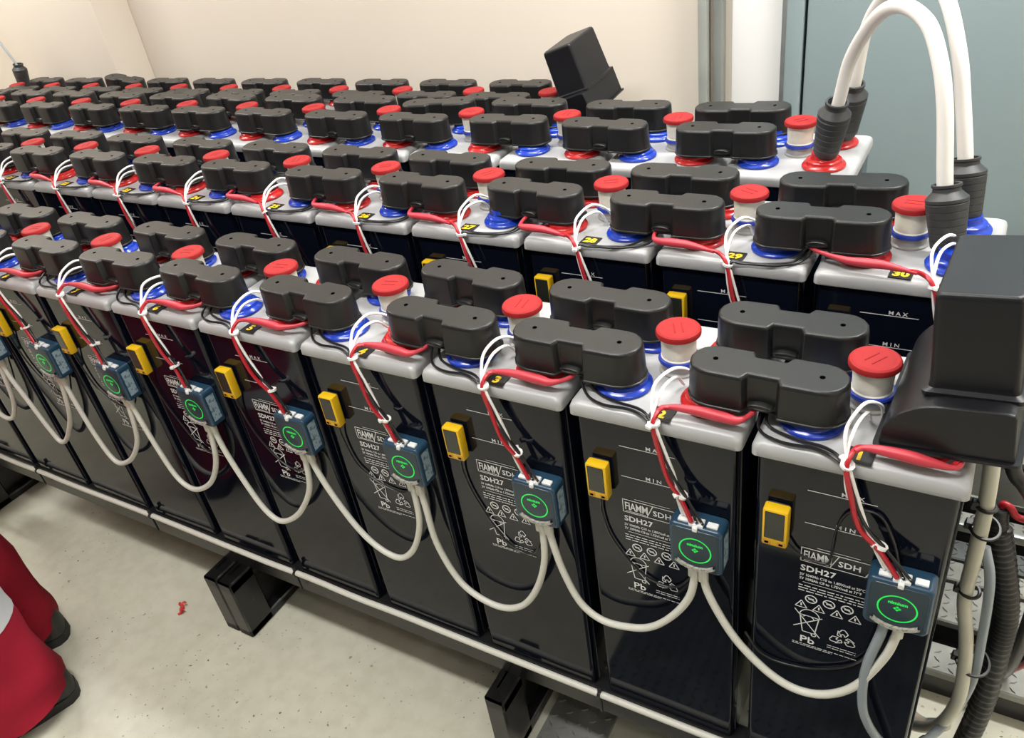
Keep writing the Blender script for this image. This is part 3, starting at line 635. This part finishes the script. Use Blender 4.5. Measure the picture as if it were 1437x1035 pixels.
for i in range(12):
    tx = BT[i]; yb = 1.414; zb = .2; j = lambda a: rr.uniform(-a, a); ty = yb-.515
    gl, gr = -.045-i-.5, -.045-i+.5
    o = lambda p, dx, dy=0, dz=0: (p[0]+dx, p[1]+dy, p[2]+dz)
    top = (tx, ty, zb-.275); dn = (tx+.06+j(.02), ty-.01, zb-.55); d2 = (tx+.22, ty-.01, zb-.90)
    P_ = dict(tie=[(tx, ty, zb-.27)])
    P_['white'] = [[o(d2, -.022), o(dn, .026, .0), o(top, .010, -.006), (tx-.035, yb-.45, zb-.17), (tx-.04, yb-.38, zb-.09-abs(j(.03))), (tx+.02, yb-.26, zb-.07), (tx+.09, yb-.16, zb-.15), (tx+.11, yb-.12, zb-.25)],
                   [o(d2, -.012), o(dn, -.022, .0), o(top, -.006, -.006), (tx-.015, yb-.45, zb-.18), (tx+.0, yb-.36, zb-.12), (tx+.05, yb-.24, zb-.13), (tx+.06, yb-.14, zb-.25)]]
    if i: P_['black'] = [[o(d2, .03), o(dn, .02), o(top, .014, 0), (tx+.07, yb-.490, zb-.262), (tx+.22, yb-.485, zb-.258), (tx+.38, yb-.42, zb-.252), (gr-.035, yb-.27, zb-.205), (gr-.02, yb-.19, zb-.17)],
                   [o(d2, .035), o(dn, .028), o(top, .018, -.006), (tx+.09, yb-.496, zb-.268), (tx+.30, yb-.488, zb-.258), (gr-.06, yb-.41, zb-.248), (gr-.012, yb-.30, zb-.19), (gr-.015, yb-.19, zb-.17)]]
    else: P_['black'] = [[o(d2, .03), o(dn, .03, -.01), o(top, .03, -.01), (tx+.06, yb-.49, zb-.23), (.20, yb-.40, zb-.250), (.21, yb-.30, zb-.20)]]
    P_['red'] = [[o(d2, .008, -.02), o(dn, .002, -.022), o(top, 0, -.014), (tx-.07, yb-.485, zb-.215), (tx-.16, yb-.47, zb-.21)]]
    P_['sleeve'] = [(tx-.10, yb-.48, zb-.213), (tx-.16, yb-.47, zb-.208), (tx-.28, yb-.46, zb-.195), (tx-.38, yb-.455, zb-.195), (max(gl+.0, tx-.50), yb-.44, zb-.195), (gl-.02, yb-.36, zb-.185), (gl+.0, yb-.26, zb-.17)]
    harness('B', i, P_, 'red, white and black wire harness on the second row, %s' % ordinal(i))
# black sensor cables to the modules
for i in range(9):
    sx, mx_ = SX['A'][i], MX[i]; v = i % 3
    b = W(sx, -.47, -.89)
    low = -1.42-.10*((i*7) % 3) if i else -1.0
    if i == 0: pth = [(sx+.05, -.49, -.88), (sx+.12, -.48, -.96), (sx+.25, -.475, -.98), (-.07, -.475, -.90), (-.055, -.475, -.70), (0.0, -.475, -.58), (.12, -.475, -.56), (.2, -.48, -.70), (.25, -.49, -.88)]
    else: pth = [(sx+.0, -.50, -.88), (sx-.02, -.48, -1.05), (sx+.04, -.475, -1.28), (sx+.22, -.475, low+.02), (sx+.42, -.475, low), (mx_-.02, -.485, -1.28), (mx_-.0, -.49, -1.18)]
    t = tag(empty('sensor_cable', b), 'thin black sensor cable looping on the front row, %s' % ordinal(i), 'cable', 'black sensor cables')
    wire('cable', pth, .0072*U, M_wire_k, t, 7, 6, lambda *p: W(*p)-b)
    if i == 0:
        wire('cable', [(-.49, -.475, -1.72), (-.40, -.475, -1.86), (-.26, -.475, -1.89), (-.06, -.475, -1.83), (.13, -.475, -1.66), (.24, -.49, -1.30)], .0075*U, M_wire_k, t, 7, 6, lambda *p: W(*p)-b)

# ------------------------------------------------------------------ cable run and bracket at the right end
t = tag(empty('cream_power_cable', W(.55, -.05, -.45)), 'thick cream power cable hanging below the large end cover at right', 'cable'); b = W(.55, -.05, -.45)
wire('cable', [(.50, -.05, -.16), (.535, -.08, -.40), (.556, -.08, -.73), (.560, -.09, -1.09), (.565, -.09, -1.38), (.615, -.09, -1.66), (.645, -.09, -1.92), (.655, -.09, -2.22), (.60, -.05, -2.55), (.48, .1, -2.86), (.30, .3, -3.10)], .037*U, M_cream, t, 10, 14, lambda *p: W(*p)-b)
t2 = tag(empty('pale_hose', W(.5, .2, -2.95)), 'short pale hose with metal clamp low beside the rightmost cell', 'hose'); b2 = W(.5, .2, -2.95)
wire('hose', [(.38, .35, -3.0), (.47, .3, -3.06), (.58, .25, -3.02), (.65, .22, -2.90)], .045*U, mat('pale_hose', (0.50, 0.42, 0.34), 0.45), t2, 8, 12, lambda *p: W(*p)-b2)
bm = bmesh.new(); lathe(bm, [(.047*U, -.03*U), (.052*U, -.03*U), (.052*U, .03*U), (.047*U, .03*U)], 16); me = mesh('clamp', bm, M_steel); o = link('clamp', me, t2, W(.595, .245, -3.0)-b2, (0, math.radians(60), 0))
t = tag(empty('corrugated_conduit', W(.66, .3, -1.05)), 'black corrugated conduit hanging beside the cream cable at right', 'conduit'); b = W(.66, .3, -1.05)
path = spline([W(*p)-b for p in[(.64, .3, -1.02), (.655, .3, -1.14), (.74, .3, -1.47), (.805, .3, -1.8), (.82, .3, -2.1), (.825, .3, -2.6), (.80, .3, -3.06), (.76, .4, -3.5), (.6, .6, -3.75)]], 34)
bm = bmesh.new(); N = len(path)
tube(bm, path, lambda s: (.066 if s > .14 else .050)*U+.006*U*math.sin(s*N*math.pi/2*1.0+.7), 14); link('conduit', mesh('conduit', bm, M_cond, angle=80), t)
t = tag(empty('red_lead', W(.63, .3, -1.02)), 'red wire leaving the top of the corrugated conduit towards the right', 'wire'); b = W(.63, .3, -1.02)
wire('wire', [(.66, .3, -1.08), (.655, .3, -1.0), (.69, .29, -1.0), (.73, .29, -1.055), (.80, .29, -1.06), (1.0, .3, -1.06), (1.15, .5, -1.6), (1.1, .9, -2.8), (1.05, 1.3, -3.53)], .020*U, M_wire_r, t, 8, 8, lambda *p: W(*p)-b)
t = tag(empty('black_lead', W(.72, .3, -.80)), 'short black lead below the right edge of the large end cover', 'wire'); b = W(.72, .3, -.80)
wire('wire', [(.60, .25, -.50), (.66, .25, -.72), (.72, .25, -.80), (.80, .3, -.98), (.93, .4, -1.5), (.95, .6, -2.6), (.9, 1.2, -3.5)], .04*U, M_cond, t, 8, 10, lambda *p: W(*p)-b)
# black ties round the cable run
def loop_tie(c, rx, ry, lab, tilt=0):
    t = tag(empty('cable_tie', W(*c), (math.radians(tilt), math.radians(8), 0)), lab, 'cable tie', 'black ties around the hanging cables')
    pts = [Vector((rx*U*math.cos(2*math.pi*k/24), ry*U*math.sin(2*math.pi*k/24), 0)) for k in range(25)]
    bm = bmesh.new(); tube(bm, pts, .010*U, 6); link('band', mesh('band', bm, M_tie_k), t)
    link('head', box_mesh('head', (-rx*U-.022*U, -.03*U, -.025*U), (-rx*U+.012*U, .012*U, .025*U), M_tie_k, .001, 1), t)
loop_tie((.556, -.085, -.70), .044, .044, 'black tie with square head around the cream cable, topmost of four')
loop_tie((.575, -.05, -.87), .068, .075, 'loose black tie loop around the cream cable, second from the top', 12)
loop_tie((.575, -.085, -1.30), .050, .048, 'black tie around the cream cable above its bulge', 10)
loop_tie((.68, -.02, -1.92), .085, .10, 'black tie binding the grey cable to the cream cable, lowest of four', 6)
# galvanised bracket on a black post
t = tag(empty('cable_bracket', W(.6, .62, FLZ)), 'galvanised plate bracket with bolt behind the hanging cables at right', 'bracket'); b = W(.6, .62, FLZ)
bm = bmesh.new(); pr_ = [(.36, -.86), (.69, -.86), (.72, -1.02), (.80, -1.13), (1.15, -1.16), (1.15, -1.26), (.36, -1.23)]
loft(bm, [[W(x, y, z)-b for x, z in pr_] for y in(.60, .63)]); link('plate', mesh('plate', bm, M_steel, angle=30), t)
link('bolt', lathe_mesh('bolt', [(.024*U, 0), (.024*U, .012*U), (.012*U, .018*U)], mat('bright_bolt', (.75, .75, .72), .25, metal=.9), 6), t, W(.655, .60, -.985)-b, (math.pi/2, 0, 0))
link('post', box_mesh('post', W(.36, .64, FLZ)-b, W(.43, .72, -.9)-b, M_rack, .003), t)
link('crossbar', box_mesh('crossbar', W(.36, .68, -1.62)-b, W(1.4, .72, -1.56)-b, M_steel, .002), t)

# ------------------------------------------------------------------ checker-plate platform to the right of and under the rack
def lozenges(bm, x0, x1, y0, y1, z, step=.105, L=.035, wd=.010):
    k = 0; x = x0+.05
    while x < x1-.04:
        y = y0+.04; m = 0
        while y < y1-.03:
            a = math.radians(35 if (k+m) % 2 else -55+10); d = Vector((math.cos(a), math.sin(a))); nn = Vector((-d.y, d.x))
            c = Vector((x, y)); q = [c-d*L, c-nn*wd, c+d*L, c+nn*wd]
            vb = [bm.verts.new(W(p.x, p.y, z)) for p in q]; tp = [bm.verts.new(W(*(c+(p-c)*.5), z+.012)) for p in q]
            for i in range(4): bm.faces.new((vb[i], vb[(i+1) % 4], tp[(i+1) % 4], tp[i]))
            bm.faces.new(tp); y += step*.72; m += 1
        x += step; k += 1
PLK = [(1.145, 1.434), (1.675, 2.115), (2.157, 2.386), (2.42, 2.66), (2.91, 3.06), (3.3, 3.7), (3.95, 4.35), (4.6, 5.0)]
t = tag(empty('step_platform', W(1.0, 2.0, FLZ)), 'low platform of checker-plate planks on black beams, right of the rack', 'platform'); b = W(1.0, 2.0, FLZ); t_pl = t
for k, (ya, yb) in enumerate(PLK):
    bm = bmesh.new(); box(bm, W(.30, ya, FLZ+.22), W(3.6, yb, FLZ+.30), .003, 1); lozenges(bm, .42, 1.6, ya, yb, FLZ+.30)
    bmesh.ops.translate(bm, verts=bm.verts[:], vec=-b)
    link('plank', mesh('plank', bm, M_checker if k != 3 else M_checkd, angle=30), t)
for xa in(.32, 1.6, 2.6, 3.4): link('beam', box_mesh('beam', W(xa, 1.2, FLZ)-b, W(xa+.12, 5.0, FLZ+.22)-b, M_rack, .002, 1), t)
for ya, yb in PLK: link('skirt', box_mesh('skirt', W(.32, ya+.02, FLZ)-b, W(3.58, ya+.06, FLZ+.22)-b, M_rack, .002, 1), t)
link('gap_shade_sheet', box_mesh('gap_shade_sheet', W(.30, 1.43, FLZ)-b, W(3.6, 5.0, FLZ+.03)-b, M_rack), t)  # black sheet added as the shade seen through the plank gaps
for nm, x0, x1, y0, y1, z, lab in(('floor_plate', -2.15, -1.62, -.56, 1.0, FLZ, 'grey checker-plate cover on the floor under the front rail'), ('floor_plate', -1.9, 2.6, -3.1, -.98, FLZ, 'dark checker-plate floor cover in the aisle before cells 1 and 2')):
    bm = bmesh.new(); box(bm, W(x0, y0, z), W(x1, y1, z+.03), .001, 1); lozenges(bm, x0, x1, y0, y1, z+.03)
    c = W((x0+x1)/2, (y0+y1)/2, z); bmesh.ops.translate(bm, verts=bm.verts[:], vec=-c)
    tag(link(nm, mesh(nm, bm, M_checkd if y1 < 0 else M_checker, angle=30), None, c), lab, 'floor cover', 'checker-plate floor covers')

# red scrap on the floor
bm = bmesh.new(); r5 = random.Random(5)
for k in range(5):
    a = r5.uniform(0, 6.28); p = [Vector((.0, .0, .006))]
    for s in range(4): a += r5.uniform(-1.2, 1.2); p.append(p[-1]+Vector((math.cos(a)*.005, math.sin(a)*.005, r5.uniform(-.003, .005)))); p[-1].z = max(p[-1].z, .003)
    tube(bm, spline(p, 3), .0030, 5)
tag(link('plastic_scrap', mesh('plastic_scrap', bm, M_scrap), None, W(-6.185, -.794, FLZ)), 'small crumpled red plastic scrap lying on the cream floor', 'scrap')

# ------------------------------------------------------------------ person
def skin(name, verts, edges, radii, m, parent, sub=2, root=0):
    me = bpy.data.meshes.new(name); me.from_pydata([Vector(v) for v in verts], edges, []); o = link(name, me, parent)
    sk = o.modifiers.new('skin', 'SKIN'); sk.use_smooth_shade = True
    for i, r in enumerate(radii):
        d = me.skin_vertices[0].data[i]; d.radius = r if isinstance(r, tuple) else (r, r); d.use_root = (i == root)
    sb = o.modifiers.new('sub', 'SUBSURF'); sb.levels = sub; sb.render_levels = sub
    me.materials.append(m); return o
pb = W(-7.02, -2.09, FLZ)
pe = tag(empty('person', pb), 'person in dark red work clothes with silver reflective band, standing beside the front row', 'person')
fwd = Vector((-.49, -.87, 0)); lat = Vector((.87, -.49, 0))          # facing away from the rack; lat points to the near leg
def PP(f, l, z): return fwd*f+lat*l+Vector((0, 0, z))
hw = .112
# body (skin): one continuous figure
bv = [PP(0, 0, .95), PP(0, 0, 1.15), PP(.01, 0, 1.35), PP(.0, 0, 1.48), PP(.01, 0, 1.55), PP(.03, 0, 1.62), PP(.03, 0, 1.70), PP(.02, 0, 1.755)]
be = [(0, 1), (1, 2), (2, 3), (3, 4), (4, 5), (5, 6), (6, 7)]; br = [(.13, .10), (.125, .095), (.15, .10), (.08, .07), .05, (.068, .078), (.078, .088), (.05, .06)]
def add(parent_i, p, r): bv.append(p); br.append(r); be.append((parent_i, len(bv)-1)); return len(bv)-1
for s in(-1, 1):
    k = add(0, PP(0, s*.09, .88), .085); k = add(k, PP(.02, s*hw, .48), .055); k = add(k, PP(0, s*hw*1.05, .10), .036); add(k, PP(.10, s*hw*1.15, .05), .032)
    k = add(2, PP(0, s*.17, 1.40), .062); k = add(k, PP(.0, s*.235, 1.13), .042); k = add(k, PP(.16, s*.22, .98), .034); wr = add(k, PP(.23, s*.21, .955), .026); pl = add(wr, PP(.29, s*.208, .945), (.036, .018))
    for q, (off, ln) in enumerate(((-.030, .062), (-.011, .075), (.010, .080), (.030, .072))):
        a = add(pl, PP(.325, s*(.208+off), .942), .0095); c = add(a, PP(.325+ln*.5, s*(.208+off), .925), .0088); add(c, PP(.325+ln*.75, s*(.208+off), .89), .0078)
    a = add(wr, PP(.265, s*.172, .945), .0105); c = add(a, PP(.295, s*.150, .93), .0098); add(c, PP(.32, s*.148, .91), .0085)
body = skin('body', bv, be, br, M_skin, pe, 2, 0)
# head details
def blob(name, c, sx, sy, sz, m, par, seg=16):
    bm = bmesh.new(); bmesh.ops.create_uvsphere(bm, u_segments=seg, v_segments=seg//2, radius=1.0); bmesh.ops.scale(bm, vec=(sx, sy, sz), verts=bm.verts[:])
    return link(name, mesh(name, bm, m), par, c, (0, 0, math.atan2(lat.y, lat.x)))
blob('hair', PP(.0, 0, 1.725), .083, .098, .075, M_hair, pe)
for s in(-1, 1):
    blob('eye', PP(.108, s*.032, 1.685), .013, .008, .009, M_eye, pe, 8); blob('ear', PP(.02, s*.082, 1.675), .012, .022, .032, M_skin, pe, 8)
blob('nose', PP(.122, 0, 1.66), .013, .020, .024, M_skin, pe, 8); blob('mouth', PP(.108, 0, 1.622), .024, .008, .007, M_scrap, pe, 8)
# jacket (torso and sleeves)
jv = [PP(0, 0, .86), PP(0, 0, 1.0), PP(0, 0, 1.2), PP(.0, 0, 1.38), PP(0, 0, 1.47)]; je = [(0, 1), (1, 2), (2, 3), (3, 4)]; jr = [(.17, .13), (.17, .13), (.165, .125), (.17, .12), (.085, .08)]
for s in(-1, 1):
    k0 = len(jv); jv += [PP(0, s*.185, 1.39), PP(0, s*.25, 1.13), PP(.15, s*.232, .985), PP(.21, s*.22, .962)]; je += [(3, k0), (k0, k0+1), (k0+1, k0+2), (k0+2, k0+3)]; jr += [.085, .066, .056, .052]
skin('jacket', jv, je, jr, M_coverall, pe, 2, 0)
# trouser legs: lofted with folds, hem open over the shoe
def leg(s):
    bm = bmesh.new(); n = 28; r9 = random.Random(11+s); loops = []
    ph = [r9.uniform(0, 6.28) for _ in range(4)]
    levels = [.045, .07, .10, .13, .16, .19, .23, .28, .34, .41, .48, .55, .64, .74, .83, .92]
    for z in levels:
        t_ = (z-.055)/.865
        R0 = .097 + .003*math.sin(z*40+ph[0]) + .004*max(0, 1-abs(z-.14)/.10) + .035*max(0, t_-.3)
        c = PP(.015*math.sin(z*4)-.005, s*(hw-(.03 if z > .75 else 0)*(z-.75)/.17), z); lp = []
        for k in range(n):
            a = 2*math.pi*k/n
            rr9 = R0*(1+.035*math.sin(3*a+ph[1]+z*9)+.03*math.sin(5*a+ph[2]-z*22)*(1 if z < .35 else .4)+.05*max(0, 1-z/.3)*math.sin(z*70+2*a+ph[3]))
            d = fwd*math.cos(a)*1.12+lat*math.sin(a)*.98
            dz = .012*math.sin(a*2+ph[0])+ (.035*max(0, math.cos(a))) if z < .12 else 0
            lp.append(c+d*rr9+Vector((0, 0, dz)))
        loops.append(lp)
    inner = [[Vector(((p-PP(0, s*hw, p.z)).x*.93, (p-PP(0, s*hw, p.z)).y*.93, 0))+PP(0, s*hw, p.z)+Vector((0, 0, .004)) for p in loops[0]]]
    inner = [[q+Vector((0, 0, .10)) for q in inner[0]]] + inner
    loft(bm, inner+loops, True, True)
    o = link('trouser_leg', mesh('trouser_leg', bm, M_coverall, angle=80), pe); return o, loops, levels
for s in(1, -1):
    lg, loops, levels = leg(s)
    # reflective band around the shin
    bm = bmesh.new()
    def ringat(z, g):
        i = max(k for k in range(len(levels)) if levels[k] <= z); f = (z-levels[i])/(levels[i+1]-levels[i]); c = PP(0, s*hw, z)
        out = []
        for p, q in zip(loops[i], loops[i+1]):
            v = p.lerp(q, f); d = Vector((v.x-c.x, v.y-c.y, 0)).normalized(); out.append(v+d*g)
        return out
    za = .305
    if s > 0: loft(bm, [ringat(za, -.002), ringat(za, .003), ringat(za+.025, .003), ringat(za+.05, .003), ringat(za+.05, -.002)], False, False)
    if s > 0: link('reflective_band', mesh('reflective_band', bm, M_reflect, angle=70), lg)
    # shoe: lofted along its length
    bm = bmesh.new(); yaw0 = s*.10; f2_ = (fwd+lat*yaw0).normalized(); l2 = Vector((-f2_.y, f2_.x, 0)); loops2 = []
    for q, wdt, ht in((-.112, .016, .06), (-.108, .030, .085), (-.092, .040, .108), (-.05, .043, .115), (.0, .043, .11), (.05, .046, .09), (.10, .050, .075), (.15, .048, .065), (.185, .036, .052), (.20, .012, .035)):
        c = PP(0, s*hw, 0)+f2_*q; lp = []
        for k in range(16):
            a = 2*math.pi*k/16; x = math.cos(a); z = math.sin(a)
            lp.append(c+l2*wdt*x*(1 if z < 0 else 1-.25*z)+Vector((0, 0, .018 if z < -.2 else .018+(ht-.018)*max(0, (z+.2)/1.2))))
        loops2.append(lp)
    loft(bm, loops2); so = link('shoe', mesh('shoe', bm, M_shoe, angle=60), pe)
    bm = bmesh.new(); pts = [(-.114, .016), (-.108, .030), (-.092, .041), (-.03, .046), (.05, .049), (.11, .054), (.16, .051), (.19, .038), (.207, .012)]
    ol = [PP(0, s*hw, 0)+f2_*q+l2*w_ for q, w_ in pts]+[PP(0, s*hw, 0)+f2_*q-l2*w_ for q, w_ in reversed(pts)]
    loft(bm, [[p+Vector((0, 0, z)) for p in ol] for z in(.0, .024)]); link('sole', mesh('sole', bm, M_sole, angle=30), so)
